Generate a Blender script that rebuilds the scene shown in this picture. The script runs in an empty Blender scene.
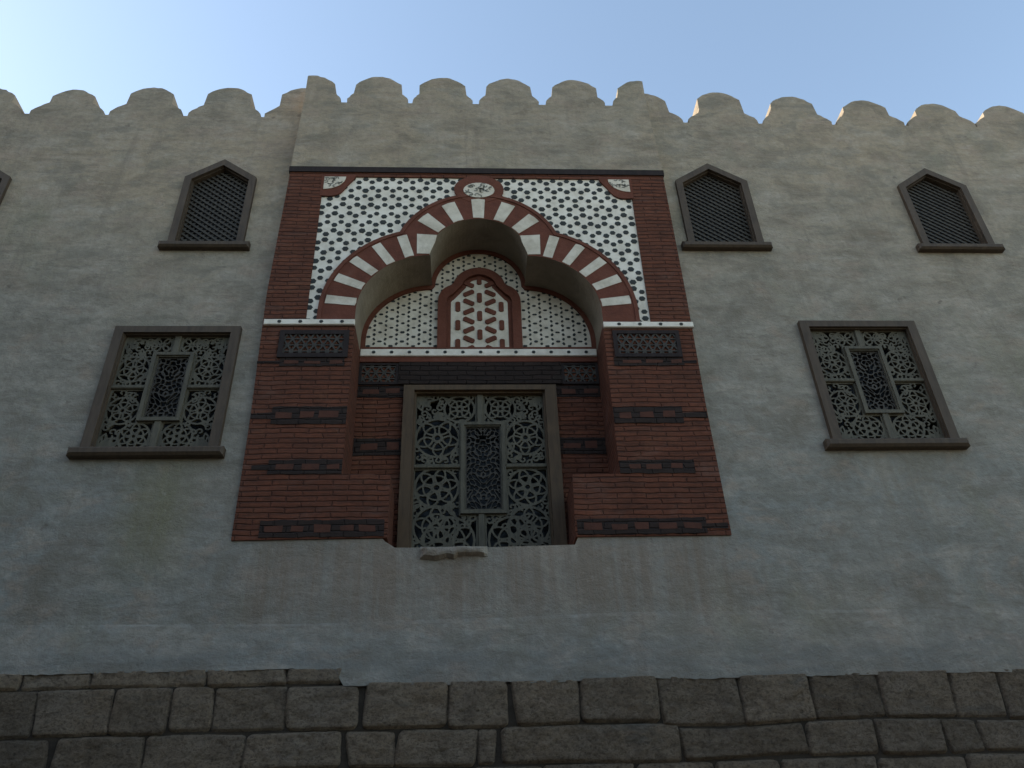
import bpy, math, random
from mathutils import Vector, Matrix, noise
from mathutils.geometry import tessellate_polygon

random.seed(11)
S = bpy.context.scene
COL = S.collection
PI = math.pi
ZB, TB = 4.56, 0.032          # height where the side walls start to lean back, and their lean


# ------------------------------------------------------------------ mesh helpers
class MB:
    """collects faces, links them as ONE mesh object"""
    def __init__(s, lean=False):
        s.v, s.f, s.m, s.lean, s.tone = [], [], [], lean, None

    def vert(s, p):
        x, y, z = p
        if s.lean and z > ZB:
            y += TB * (z - ZB)
        s.v.append((x, y, z))
        return len(s.v) - 1

    def face(s, pts, m=0):
        s.f.append([s.vert(p) for p in pts]); s.m.append(m)

    def prism(s, loops, y0, y1, m=0, side=None, back=False, xf=None):
        """loops of (x, z): the outline, then holes; front at y0, back at y1"""
        if isinstance(loops[0][0], (int, float)):
            loops = [loops]
        xf = xf or (lambda p: p)
        L3 = [[Vector((p[0], p[1], 0)) for p in l] for l in loops]
        flat = [p for l in loops for p in l]
        idx = [s.vert(xf((p[0], y0, p[1]))) for p in flat]
        bdx = [s.vert(xf((p[0], y1, p[1]))) for p in flat] if back else None
        for t in tessellate_polygon(L3):
            a, b, c = (flat[i] for i in t)
            ar = (b[0]-a[0])*(c[1]-a[1]) - (b[1]-a[1])*(c[0]-a[0])
            t = list(t) if ar > 0 else list(t)[::-1]
            s.f.append([idx[i] for i in t]); s.m.append(m)
            if back:
                s.f.append([bdx[i] for i in t[::-1]]); s.m.append(m)
        for k, l in enumerate(loops):
            A = sum(l[i-1][0]*l[i][1] - l[i][0]*l[i-1][1] for i in range(len(l)))
            if (A < 0) == (k == 0):
                l = l[::-1]
            n = len(l)
            for i in range(n):
                p, q = l[i], l[(i+1) % n]
                sm = side(p, q) if side else m
                s.f.append([s.vert(xf((p[0], y0, p[1]))), s.vert(xf((p[0], y1, p[1]))),
                            s.vert(xf((q[0], y1, q[1]))), s.vert(xf((q[0], y0, q[1])))])
                s.m.append(sm)

    def box(s, x0, x1, y0, y1, z0, z1, m=0):
        s.prism([(x0, z0), (x1, z0), (x1, z1), (x0, z1)], y0, y1, m, back=True)

    def moulded(s, x0, x1, z0, z1, yf, yb, b, m=0):
        """box with a chamfer b round its front face"""
        f = [(x0+b, yf, z0+b), (x1-b, yf, z0+b), (x1-b, yf, z1-b), (x0+b, yf, z1-b)]
        g = [(x0, yf+b, z0), (x1, yf+b, z0), (x1, yf+b, z1), (x0, yf+b, z1)]
        h = [(x0, yb, z0), (x1, yb, z0), (x1, yb, z1), (x0, yb, z1)]
        s.face(f, m)
        for i in range(4):
            j = (i+1) % 4
            s.face([g[i], g[j], f[j], f[i]], m)
            s.face([h[i], h[j], g[j], g[i]], m)

    def implicit(s, fn, x0, x1, z0, z1, nx, nz, y0, y1, m=0):
        """plate that is solid where fn(x, z) > 0 (marching squares)"""
        dx, dz = (x1-x0)/nx, (z1-z0)/nz
        val = [[fn(x0+i*dx, z0+j*dz) for i in range(nx+1)] for j in range(nz+1)]
        cache = {}
        def vid(key, x, z, y):
            k = (key, y)
            if k not in cache:
                cache[k] = s.vert((x, y, z))
            return cache[k]
        for j in range(nz):
            for i in range(nx):
                cs = [(i, j), (i+1, j), (i+1, j+1), (i, j+1)]
                vs = [val[b][a] for a, b in cs]
                if max(vs) <= 0:
                    continue
                poly = []
                for k in range(4):
                    a, b = cs[k], cs[(k+1) % 4]
                    va, vb = vs[k], vs[(k+1) % 4]
                    if va > 0:
                        poly.append((('p', a), x0+a[0]*dx, z0+a[1]*dz, 0))
                    if (va > 0) != (vb > 0):
                        t = va/(va-vb)
                        poly.append((('e', min(a, b), max(a, b)), x0+(a[0]+(b[0]-a[0])*t)*dx,
                                     z0+(a[1]+(b[1]-a[1])*t)*dz, 1))
                if len(poly) < 3:
                    continue
                s.f.append([vid(p[0], p[1], p[2], y0) for p in poly]); s.m.append(m)
                n = len(poly)
                for k in range(n):
                    p, q = poly[k], poly[(k+1) % n]
                    if p[3] and q[3]:
                        s.f.append([vid(p[0], p[1], p[2], y0), vid(p[0], p[1], p[2], y1),
                                    vid(q[0], q[1], q[2], y1), vid(q[0], q[1], q[2], y0)])
                        s.m.append(m)

    def build(s, name, mats, parent=None, label=None, smooth=False):
        me = bpy.data.meshes.new(name)
        me.from_pydata(s.v, [], s.f)
        for mt in (mats if isinstance(mats, (list, tuple)) else [mats]):
            me.materials.append(mt)
        me.polygons.foreach_set('material_index', s.m)
        if smooth:
            me.polygons.foreach_set('use_smooth', [True]*len(s.f))
        if s.tone:
            me.attributes.new('tone', 'FLOAT', 'FACE').data.foreach_set('value', s.tone)
        me.update()
        o = bpy.data.objects.new(name, me)
        COL.objects.link(o)
        if parent:
            o.parent = parent
        if label:
            o['label'] = label
        return o


def rect(x0, x1, z0, z1):
    return [(x0, z0), (x1, z0), (x1, z1), (x0, z1)]


def inside(p, poly):
    x, z = p; r = False
    for i in range(len(poly)):
        (a, b), (c, d) = poly[i-1], poly[i]
        if (b > z) != (d > z) and x < (c-a)*(z-b)/(d-b)+a:
            r = not r
    return r


# ------------------------------------------------------------------ materials
def nt_new(name):
    m = bpy.data.materials.new(name); m.use_nodes = True
    nt = m.node_tree
    b = nt.nodes['Principled BSDF']
    b.inputs['Specular IOR Level'].default_value = 0.25
    return m, nt, b


class NB:
    """small node builder"""
    def __init__(s, nt): s.nt = nt
    def n(s, t, **k):
        o = s.nt.nodes.new(t)
        for a, v in k.items(): setattr(o, a, v)
        return o
    def link(s, a, b): s.nt.links.new(a, b)
    def pos(s): return s.n('ShaderNodeNewGeometry').outputs['Position']
    def mapv(s, v, scale=(1, 1, 1), loc=(0, 0, 0), rot=(0, 0, 0)):
        o = s.n('ShaderNodeMapping'); s.link(v, o.inputs[0])
        o.inputs['Scale'].default_value = scale; o.inputs['Location'].default_value = loc
        o.inputs['Rotation'].default_value = rot
        return o.outputs[0]
    def noise(s, v, scale, detail=5, rough=.55, dist=0):
        o = s.n('ShaderNodeTexNoise'); s.link(v, o.inputs['Vector'])
        o.inputs['Scale'].default_value = scale; o.inputs['Detail'].default_value = detail
        o.inputs['Roughness'].default_value = rough; o.inputs['Distortion'].default_value = dist
        return o.outputs['Fac']
    def ramp(s, f, *stops):
        o = s.n('ShaderNodeValToRGB'); s.link(f, o.inputs[0])
        e = o.color_ramp.elements
        while len(e) < len(stops): e.new(.5)
        for i, (p, c) in enumerate(stops):
            e[i].position = p
            e[i].color = (c, c, c, 1) if isinstance(c, (int, float)) else (*c, 1)
        return o.outputs[0]
    def mix(s, f, a, b, mode='MIX'):
        o = s.n('ShaderNodeMix', data_type='RGBA', blend_type=mode)
        for sock, v in ((o.inputs[0], f), (o.inputs[6], a), (o.inputs[7], b)):
            if isinstance(v, (int, float)): sock.default_value = v
            elif isinstance(v, tuple): sock.default_value = (*v, 1)
            else: s.link(v, sock)
        return o.outputs[2]
    def math(s, op, a, b=0.0, c=0.0):
        o = s.n('ShaderNodeMath', operation=op)
        for i, v in enumerate((a, b, c)):
            if isinstance(v, (int, float)): o.inputs[i].default_value = v
            else: s.link(v, o.inputs[i])
        return o.outputs[0]
    def sep(s, v):
        o = s.n('ShaderNodeSeparateXYZ'); s.link(v, o.inputs[0]); return o.outputs
    def comb(s, x, y, z):
        o = s.n('ShaderNodeCombineXYZ')
        for i, v in enumerate((x, y, z)):
            if isinstance(v, (int, float)): o.inputs[i].default_value = v
            else: s.link(v, o.inputs[i])
        return o.outputs[0]
    def bump(s, b, h, strength, dist, prev=None):
        o = s.n('ShaderNodeBump'); s.link(h, o.inputs['Height'])
        o.inputs['Strength'].default_value = strength; o.inputs['Distance'].default_value = dist
        if prev is not None: s.link(prev, o.inputs['Normal'])
        s.link(o.outputs[0], b.inputs['Normal'])
        return o.outputs[0]
    def band(s, v, lo, hi, soft):
        """1 between lo and hi with soft edges"""
        a = s.n('ShaderNodeMapRange', interpolation_type='SMOOTHSTEP'); s.link(v, a.inputs[0])
        a.inputs[1].default_value = lo-soft; a.inputs[2].default_value = lo+soft
        b = s.n('ShaderNodeMapRange', interpolation_type='SMOOTHSTEP'); s.link(v, b.inputs[0])
        b.inputs[1].default_value = hi+soft; b.inputs[2].default_value = hi-soft
        return s.math('MULTIPLY', a.outputs[0], b.outputs[0])


def mat_plaster():
    m, nt, b = nt_new('plaster'); k = NB(nt); p = k.pos()
    big = k.noise(p, .5, 4, .6, .4)
    mid = k.noise(k.mapv(p, (1, 1, 1.5)), 1.9, 6, .62, .5)
    patch = k.noise(k.mapv(p, (.8, .8, 1.3), (7, 0, 4)), 3.4, 4, .6, .35)
    fine = k.noise(p, 16, 5, .68)
    x, y, z = k.sep(p)
    # browner and paler at the top, greyer and darker lower down
    height_tone = k.n('ShaderNodeMapRange'); k.link(k.math('ADD', z, k.math('MULTIPLY', big, 3.4)), height_tone.inputs[0])
    height_tone.inputs[1].default_value = 10.9; height_tone.inputs[2].default_value = 6.9
    c = k.mix(height_tone.outputs[0], (0.366, 0.293, 0.204), (0.256, 0.252, 0.220))
    c = k.mix(k.ramp(big, (.38, .6), (.55, 0.0)), c, (0.310, 0.269, 0.208))
    # cloudy patches: greyer, browner, greener
    c = k.mix(k.ramp(mid, (.32, .75), (.50, 0.0)), c, (0.183, 0.150, 0.110))
    c = k.mix(k.ramp(mid, (.52, 0.0), (.70, .8)), c, (0.403, 0.349, 0.278))
    c = k.mix(k.ramp(patch, (.35, .6), (.49, 0.0)), c, (0.205, 0.186, 0.146))
    c = k.mix(k.ramp(patch, (.54, 0.0), (.68, .65)), c, (0.348, 0.269, 0.201))
    # horizontal trowel passes, broken up
    trow = k.noise(k.mapv(p, (.9, .9, 5.0)), 2.0, 6, .66, .9)
    tb = k.ramp(k.noise(p, .9, 3, .6), (.38, .25), (.6, 1.0))
    c = k.mix(k.math('MULTIPLY', tb, k.ramp(trow, (.36, .5), (.49, 0.0))), c, (0.189, 0.162, 0.129))
    c = k.mix(k.math('MULTIPLY', tb, k.ramp(trow, (.54, 0.0), (.68, .45))), c, (0.409, 0.361, 0.302))
    # greenish damp patches
    damp = k.noise(k.mapv(p, (1, 1, .6), (3, 0, 1)), 1.1, 4, .6, .3)
    c = k.mix(k.ramp(damp, (.55, 0.0), (.70, .55)), c, (0.244, 0.224, 0.154))
    # rain streaks under the portal and the windows
    st = k.noise(k.mapv(p, (8, 8, .4)), 1.0, 5, .7, .35)
    zone = k.math('MULTIPLY', k.band(x, -1.9, 2.3, .25), k.band(z, 3.86, 4.58, .3))
    c = k.mix(k.math('MULTIPLY', zone, k.ramp(st, (.38, 0.0), (.60, .8))), c, (0.189, 0.134, 0.093))
    c = k.mix(k.math('MULTIPLY', zone, .4), c, (0.287, 0.237, 0.185))
    z2 = k.math('MULTIPLY', k.band(x, -2.98, -2.5, .25), k.band(z, 4.3, 5.36, .4))
    c = k.mix(k.math('MULTIPLY', z2, k.ramp(st, (.3, .5), (.6, .95))), c, (0.201, 0.181, 0.106))
    z3 = k.math('MULTIPLY', k.band(x, 3.7, 4.7, .35), k.band(z, 4.7, 5.4, .35))
    c = k.mix(k.math('MULTIPLY', z3, k.ramp(st, (.42, 0.0), (.62, .5))), c, (0.232, 0.202, 0.146))
    st2 = k.noise(k.mapv(p, (4.5, 4.5, .3), (2, 0, 0)), 1.0, 5, .7, .3)
    c = k.mix(k.ramp(st2, (.55, 0.0), (.70, .5)), c, (0.207, 0.174, 0.133))
    # grimy wash along the foot of the plaster and a brown tide mark above it
    foot = k.math('MULTIPLY', k.band(z, 3.2, 3.62, .14), k.ramp(k.noise(k.mapv(p, (.8, .8, 4)), 1.7, 6, .7, .6), (.36, .15), (.62, .9)))
    c = k.mix(k.math('MULTIPLY', foot, .75), c, (.150, .152, .140))
    # dark flecks and grain
    fl = k.noise(p, 6.5, 3, .5)
    c = k.mix(k.ramp(fl, (.70, 0.0), (.76, .6)), c, (0.140, 0.112, 0.090))
    c = k.mix(k.ramp(fine, (.32, .4), (.56, 0.0)), c, (0.195, 0.166, 0.136))
    c = k.mix(k.ramp(fine, (.56, 0.0), (.72, .3)), c, (0.427, 0.381, 0.329))
    k.link(c, b.inputs['Base Color']); b.inputs['Roughness'].default_value = .93
    h = k.mix(.5, k.noise(k.mapv(p, (1, 1, 1.8)), 2.4, 7, .62, .5), k.noise(p, 9, 8, .7))
    n1 = k.bump(b, h, .7, .07)
    k.bump(b, k.noise(p, 50, 4, .7), .4, .014, n1)
    return m


def mat_brick(name, c1, c2, mortar, dark, bw=.27, rh=.054):
    m, nt, b = nt_new(name); k = NB(nt); p = k.pos()
    x, y, z = k.sep(p)
    wob = k.math('MULTIPLY', k.math('SUBTRACT', k.noise(k.mapv(p, (2.2, 2.2, .7)), 1.0, 4, .6), .5), .05)
    wx = k.math('MULTIPLY', k.math('SUBTRACT', k.noise(p, 9, 2, .5), .5), .05)
    v = k.comb(k.math('ADD', k.math('ADD', x, y), wx), k.math('ADD', z, wob), 0.0)
    br = k.n('ShaderNodeTexBrick'); k.link(v, br.inputs['Vector'])
    br.inputs['Scale'].default_value = 1; br.inputs['Brick Width'].default_value = bw
    br.inputs['Row Height'].default_value = rh; br.inputs['Mortar Size'].default_value = .009
    br.inputs['Mortar Smooth'].default_value = 1.0
    br.inputs['Color1'].default_value = (*c1, 1); br.inputs['Color2'].default_value = (*c2, 1)
    br.inputs['Mortar'].default_value = (*mortar, 1)
    # worn, uneven courses
    cs = k.noise(k.mapv(p, (2.4, 2.4, 22)), 1.0, 6, .75, .7)
    n1 = k.noise(p, 2.6, 6, .65, .5)
    gr = k.noise(p, 30, 5, .72)
    dust = k.noise(k.mapv(p, (1.2, 1.2, 3.5), (9, 0, 2)), 1.6, 6, .7, .6)
    c = k.mix(k.ramp(cs, (.32, .85), (.52, 0.0)), k.mix(.45, br.outputs['Color'], c2), dark)
    c = k.mix(k.ramp(cs, (.56, 0.0), (.72, .5)), c, tuple(v*1.45 for v in c1))
    c = k.mix(k.ramp(n1, (.32, .6), (.52, 0.0)), c, tuple(v*.9 for v in mortar))
    c = k.mix(k.ramp(n1, (.55, 0.0), (.75, .35)), c, (c1[0]*1.15, c1[1]*1.6, c1[2]*1.6))
    c = k.mix(k.ramp(gr, (.3, .5), (.55, 0.0)), c, dark)
    c = k.mix(k.ramp(dust, (.54, 0.0), (.72, .45)), c, (c1[0]*.95, c1[0]*.55, c1[0]*.42))
    k.link(c, b.inputs['Base Color']); b.inputs['Roughness'].default_value = .92
    h = k.mix(.45, k.ramp(br.outputs['Fac'], (0.0, 1.0), (1.0, 0.0)), k.mix(.5, cs, gr))
    k.bump(b, h, 1.0, .03)
    return m


def mat_mottle(name, c, dark, scale=9, rough=.85, bumpd=.01, light=None, amt=.6, spec=.25):
    m, nt, b = nt_new(name); k = NB(nt); p = k.pos()
    n1 = k.noise(p, scale, 6, .65, .3)
    cc = k.mix(k.ramp(n1, (.32, amt), (.56, 0.0)), c, dark)
    if light:
        cc = k.mix(k.ramp(n1, (.55, 0.0), (.75, amt)), cc, light)
    k.link(cc, b.inputs['Base Color']); b.inputs['Roughness'].default_value = rough
    b.inputs['Specular IOR Level'].default_value = spec
    k.bump(b, k.noise(p, scale*5, 6, .7), .5, bumpd)
    return m


def mat_wood(name, c, dark, rough=.7):
    m, nt, b = nt_new(name); k = NB(nt); p = k.pos()
    g = k.noise(k.mapv(p, (14, 14, 2.2)), 1.6, 5, .65, .6)
    w = k.noise(p, 3.5, 4, .6)
    cc = k.mix(k.ramp(g, (.34, .7), (.6, 0.0)), c, dark)
    cc = k.mix(k.ramp(w, (.5, 0.0), (.75, .4)), cc, tuple(v*1.4 for v in c))
    k.link(cc, b.inputs['Base Color']); b.inputs['Roughness'].default_value = rough
    k.bump(b, g, .4, .006)
    return m


def mat_stone():
    m, nt, b = nt_new('old_limestone'); k = NB(nt); p = k.pos()
    n1 = k.noise(p, 1.3, 5, .6, .3); n2 = k.noise(k.mapv(p, (1, 1, 1.5)), 9, 8, .75, .3); n3 = k.noise(k.mapv(p, (1, 1, 1.3)), 36, 6, .8)
    c = k.mix(k.ramp(n1, (.35, 0.0), (.65, 1.0)), (.285, .215, .145), (.245, .198, .146))
    c = k.mix(k.ramp(n2, (.34, .7), (.54, 0.0)), c, (.115, .084, .058))
    c = k.mix(k.ramp(n2, (.58, 0.0), (.76, .55)), c, (.30, .235, .165))
    c = k.mix(k.ramp(n3, (.36, .8), (.52, 0.0)), c, (.075, .058, .042))
    # chalky plaster smears left on the upper blocks
    sm = k.noise(k.mapv(p, (.7, .7, 3), (5, 0, 0)), 1.4, 5, .65)
    c = k.mix(k.ramp(sm, (.6, 0.0), (.7, .55)), c, (.16, .155, .135))
    k.link(c, b.inputs['Base Color']); b.inputs['Roughness'].default_value = .95
    at = k.n('ShaderNodeAttribute', attribute_name='tone')
    c = k.mix(1.0, c, at.outputs['Color'], 'MULTIPLY')
    k.link(c, b.inputs['Base Color'])
    n = k.bump(b, n2, 1.0, .07)
    k.bump(b, n3, 1.0, .035, n)
    return m


def mat_plain(name, c, rough=.8, spec=.25):
    m, nt, b = nt_new(name)
    b.inputs['Base Color'].default_value = (*c, 1); b.inputs['Roughness'].default_value = rough
    b.inputs['Specular IOR Level'].default_value = spec
    return m


M = dict(
    plaster=mat_plaster(),
    brick=mat_brick('red_brick', (.172, .056, .029), (.128, .045, .025), (.092, .035, .020), (.050, .022, .014)),
    lacing=mat_brick('dark_brick', (.040, .025, .020), (.030, .020, .016), (.022, .015, .012), (.018, .012, .010), .2, .06),
    redpaint=mat_mottle('red_painted_plaster', (.142, .047, .028), (.078, .028, .017), 6, .88, .014, (.15, .07, .05)),
    redbrick=mat_mottle('red_brick_inlay', (.092, .036, .023), (.045, .022, .016), 12, .9, .012),
    white=mat_mottle('white_stucco', (.78, .71, .60), (.52, .46, .37), 5, .85, .008, (.82, .77, .68), .75),
    cream=mat_mottle('cream_stucco', (.64, .57, .46), (.40, .34, .25), 6, .85, .008, (.70, .65, .54), .75),
    dot=mat_mottle('dark_inlay', (.042, .045, .042), (.02, .02, .02), 20, .8, .006),
    timber=mat_wood('dark_timber', (.030, .021, .019), (.015, .011, .010), .85),
    frame=mat_wood('brown_painted_wood', (.082, .058, .038), (.045, .032, .022), .65),
    ochrewood=mat_wood('ochre_brown_wood', (.095, .060, .032), (.05, .032, .018), .65),
    grille=mat_wood('olive_carved_wood', (.105, .092, .064), (.052, .046, .033), .65),
    screen=mat_wood('black_turned_wood', (.060, .052, .042), (.028, .024, .019), .7),
    soffit=mat_mottle('soffit_plaster', (.235, .195, .142), (.14, .112, .08), 3, .92, .02, (.28, .25, .19), .6),
    stone=mat_stone(),
    mortar=mat_mottle('dark_mortar', (.05, .04, .03), (.02, .016, .012), 8, .95, .02),
    carve=mat_plain('arabesque_grey', (.22, .21, .18), .9, .1),  # flat grey of the arabesque strokes
    glass=mat_plain('dark_glass', (.010, .012, .015), .35, .28),
    void=mat_plain('interior_dark', (.012, .012, .013), .9, .1),
    street=mat_mottle('dusty_paving', (.16, .145, .12), (.09, .08, .066), 1.2, .95, .02),
    roof=mat_mottle('roof_screed', (.3, .27, .22), (.2, .18, .15), 1.5, .95, .02),
    ochre=mat_mottle('ochre_render', (.22, .19, .15), (.14, .12, .09), 1.3, .95, .03),
)

# ------------------------------------------------------------------ the setting
g = MB()
N = 14
for i in range(N):
    for j in range(N):
        e = lambda t: math.copysign(abs(t)**2.5, t)*700
        a, b_, c, d = [e(-1+2*q/N) for q in (i, i+1, j, j+1)]
        g.face([(a, c, 0), (b_, c, 0), (b_, d, 0), (a, d, 0)])
o = g.build('street', M['street']); o['kind'] = 'structure'

# ------------------------------------------------------------------ the building
B = bpy.data.objects.new('building', None); COL.objects.link(B)
B['label'] = 'weathered grey plastered building with crenellated parapet, red brick portal and old stone base'
B['category'] = 'building'
XL, XR = -9.3, 10.4           # ends of the facade
BX0, BX1 = -2.03, 2.345       # portal bay
TOPL, TOPR = 10.28, 10.29     # level of the valleys between merlons


def jag(poly, a):
    return [(x+random.uniform(-a, a), z+random.uniform(-a, a)) for x, z in poly]


def shift(p, dx, dz):
    return [(x+dx, z+dz) for x, z in p]


# --- windows: where they stand -------------------------------------------------
LOW = [(-3.525, -2.278, 5.47, 6.897), (3.52, 4.775, 5.508, 6.98)]
UP = [(-3.252, -2.435, 8.08, 9.435), (2.518, 3.39, 8.122, 9.462), (5.25, 6.1, 8.115, 9.42),
      (-6.06, -5.21, 8.08, 9.4), (-8.75, -7.9, 8.08, 9.4), (8.2, 9.05, 8.11, 9.42)]


def pent(x0, x1, z0, zt, d=0.0, db=0.0):
    """five sided outline; d shrinks it"""
    xm = (x0+x1)/2; sh = zt-.305
    sl = .305/((x1-x0)/2)
    x0, x1 = x0+d, x1-d
    c = d*(math.sqrt(1+sl*sl)-sl)
    return [(x0, z0+db), (x1, z0+db), (x1, sh-c), (xm, zt-d*math.sqrt(1+sl*sl)), (x0, sh-c)]


# --- plaster walls -------------------------------------------------------------
def hole_low(w): return rect(w[0]+.05, w[1]-.05, w[2]-.02, w[3]-.05)
def hole_up(w): return pent(*w, d=.045)


wall = MB(lean=True)
SAG = [(XL, 3.85), (-3.8, 3.853), (-1.4, 3.82), (0.4, 3.845), (1.3, 3.872), (4.8, 3.85), (XR, 3.85)]
wall.prism([(XL, ZB)] + SAG + [(XR, ZB), (.99, ZB), (.955, 4.482), (.2, 4.468), (-.62, 4.475), (-.71, 4.535), (-.73, ZB)], 0, .5)
wall.prism([[(XL, ZB), (BX0+.06, ZB), (BX0+.06, TOPL), (XL, TOPL)]] +
           [hole_low(w) for w in LOW if w[0] < 0] + [hole_up(w) for w in UP if w[0] < 0], 0, .5)
wall.prism([[(BX1-.06, ZB), (XR, ZB), (XR, TOPR), (BX1-.06, TOPR)]] +
           [hole_low(w) for w in LOW if w[0] > 0] + [hole_up(w) for w in UP if w[0] > 0], 0, .5)
# the apron under the crease swells forward to the stone
def crz(x):
    for (a, b), (c, d) in zip(SAG, SAG[1:]):
        if a <= x <= c: return b+(d-b)*(x-a)/(c-a)
    return 3.85
def apron_foot(x):
    t_ = min(1, max(0, (x+1.03)/.05))
    return 3.438*(1-t_)+3.302*t_+noise.noise(Vector((x*2.3, 0, 0)))*.014+noise.noise(Vector((x*9, 4, 0)))*.009+noise.noise(Vector((x*27, 8, 0)))*.008
xs = [XL+(XR-XL)*i/520 for i in range(521)]
rows = [(0, -.002), (.06, -.009), (.20, -.016), (.45, -.027), (.8, -.05), (1.0, -.059), (1.0, .05)]
def apv(x, r):
    t_, y = rows[r]
    z0, z1 = crz(x), apron_foot(x)
    z0 += noise.noise(Vector((x*1.3, 7, 0)))*.012 if 0 < r < 4 else 0
    return (x, y+noise.noise(Vector((x*1.7, r*3.1, 0)))*.007*(0 < r < 6), z0+(z1-z0)*t_)
for a, b_ in zip(xs, xs[1:]):
    for r in range(6):
        wall.face([apv(a, r), apv(a, r+1), apv(b_, r+1), apv(b_, r)])
wall.build('wall', M['plaster'], B)

bay = MB()
bay.prism([(BX0, 9.185), (BX1, 9.175), (BX1-.045, 10.37), (BX0+.035, 10.35)], 0, .55)
bay.build('parapet_bay', M['plaster'], B)


def merlon_poly(c, hv, zv, hc, zn, zc, zt, neck=0.0):
    """half width at the foot, foot level, half width of cap, shoulder, cap edge and top levels, undercut of the neck"""
    hb, zb, hn = hv-.032, zv+.055, hc+.012-neck
    if neck: zn = zc-.05
    side = [(hb, zv), (hb, zb)]
    for t in (.25, .5, .75, 1):
        side.append((hb+(hn-hb)*t, zb+(zn-zb)*(t if neck else t**.78)))
    side.append((hc, zc))
    n = 12
    top = [(hc*(1-2*i/n), zc+(zt-zc)*(1-abs(1-2*i/n)**2)) for i in range(1, n)]
    return [(c+x, z) for x, z in side]+[(c+x, z) for x, z in top]+[(c-x, z) for x, z in side[::-1]]


def clip_x(poly, x0, x1):
    for lim, sg in ((x0, 1), (x1, -1)):
        out = []
        for i in range(len(poly)):
            p, q = poly[i-1], poly[i]
            dp, dq = (p[0]-lim)*sg, (q[0]-lim)*sg
            if (dp >= 0) != (dq >= 0):
                t = dp/(dp-dq); out.append((lim, p[1]+(q[1]-p[1])*t))
            if dq >= 0: out.append(q)
        poly = out
    return poly


def merlon(c, hv, zv, hc, zn, zc, zt, lean, clip=None, zbase=None, depth=.34, y0=0, neck=0.0):
    m = MB(lean=lean)
    # a weathered merlon has its front edge bitten in under the cap
    for nk, a_, b_ in (((neck, y0, y0+.13), (0, y0+.131, y0+depth+.06)) if neck else ((0, y0, y0+depth),)):
        p = merlon_poly(c, hv, zv, hc, zn, zc, zt, nk)
        p = [p[0]] + [(x+random.uniform(-.008, .008), z+random.uniform(-.007, .007)) for x, z in p[1:-1]] + [p[-1]]
        p = [(p[0][0], zbase)] + p + [(p[-1][0], zbase)] if zbase is not None else p
        if clip: p = clip_x(p, *clip)
        m.prism(p, a_, b_, back=True)
    return m.build('merlon', M['plaster'], B)


for c, hc, zt in [(-7.85, .27, 10.82), (-6.88, .26, 10.80), (-5.905, .27, 10.77), (-4.91, .255, 10.765), (-3.958, .272, 10.835), (-3.0, .272, 10.86), (-2.06, .272, 10.87)]:
    merlon(c, .477, 10.29, hc, 10.50, zt-.135, zt, True, zbase=TOPL-.0005)
for c, hc, zt in [(2.345, .275, 10.87), (3.325, .282, 10.925), (4.295, .285, 10.86), (5.265, .285, 10.80), (6.22, .28, 10.755), (7.14, .275, 10.735), (8.1, .275, 10.74), (9.07, .275, 10.74)]:
    merlon(c, .482, 10.30, hc, 10.50, zt-.15, zt, True, zbase=TOPR-.0005, depth=.52)
for i, c in enumerate((-1.925, -1.092, -.285, .55, 1.39, 2.235)):
    zl = 10.35 + .02*(c-BX0)/(BX1-BX0) - .0005
    merlon(c, .405, 10.365, .285, 10.53, 10.70, 10.862, False, clip=(BX0+.036, BX1-.05), zbase=zl, depth=.36)

# --- roof and the sides that close the building ---------------------------------
r = MB()
r.box(XL, XR, .5, 14, 9.3, 9.45)
r.build('roof', M['roof'], B)
r = MB()
r.prism(rect(XL, XR, 0, 9.9), 14.0, 14.3, back=True)
r.box(XL, XL+.3, .55, 13.99, 0, 9.29); r.box(XR-.3, XR, .55, 13.99, 0, 9.29)
r.build('rear_wall', M['plaster'], B)


# --- pointed upper windows ---------------------------------------------------------
def seg_clip(poly, p, d):
    """part of the line p + t d inside a convex counter-clockwise polygon"""
    t0, t1 = -9, 9
    for i in range(len(poly)):
        a, b_ = poly[i], poly[(i+1) % len(poly)]
        nx, nz = -(b_[1]-a[1]), b_[0]-a[0]
        num = (p[0]-a[0])*nx+(p[1]-a[1])*nz; den = d[0]*nx+d[1]*nz
        if abs(den) < 1e-9:
            if num < 0: return None
            continue
        t = -num/den
        if den > 0: t0 = max(t0, t)
        else: t1 = min(t1, t)
    return (t0, t1) if t1-t0 > .03 else None


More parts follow.
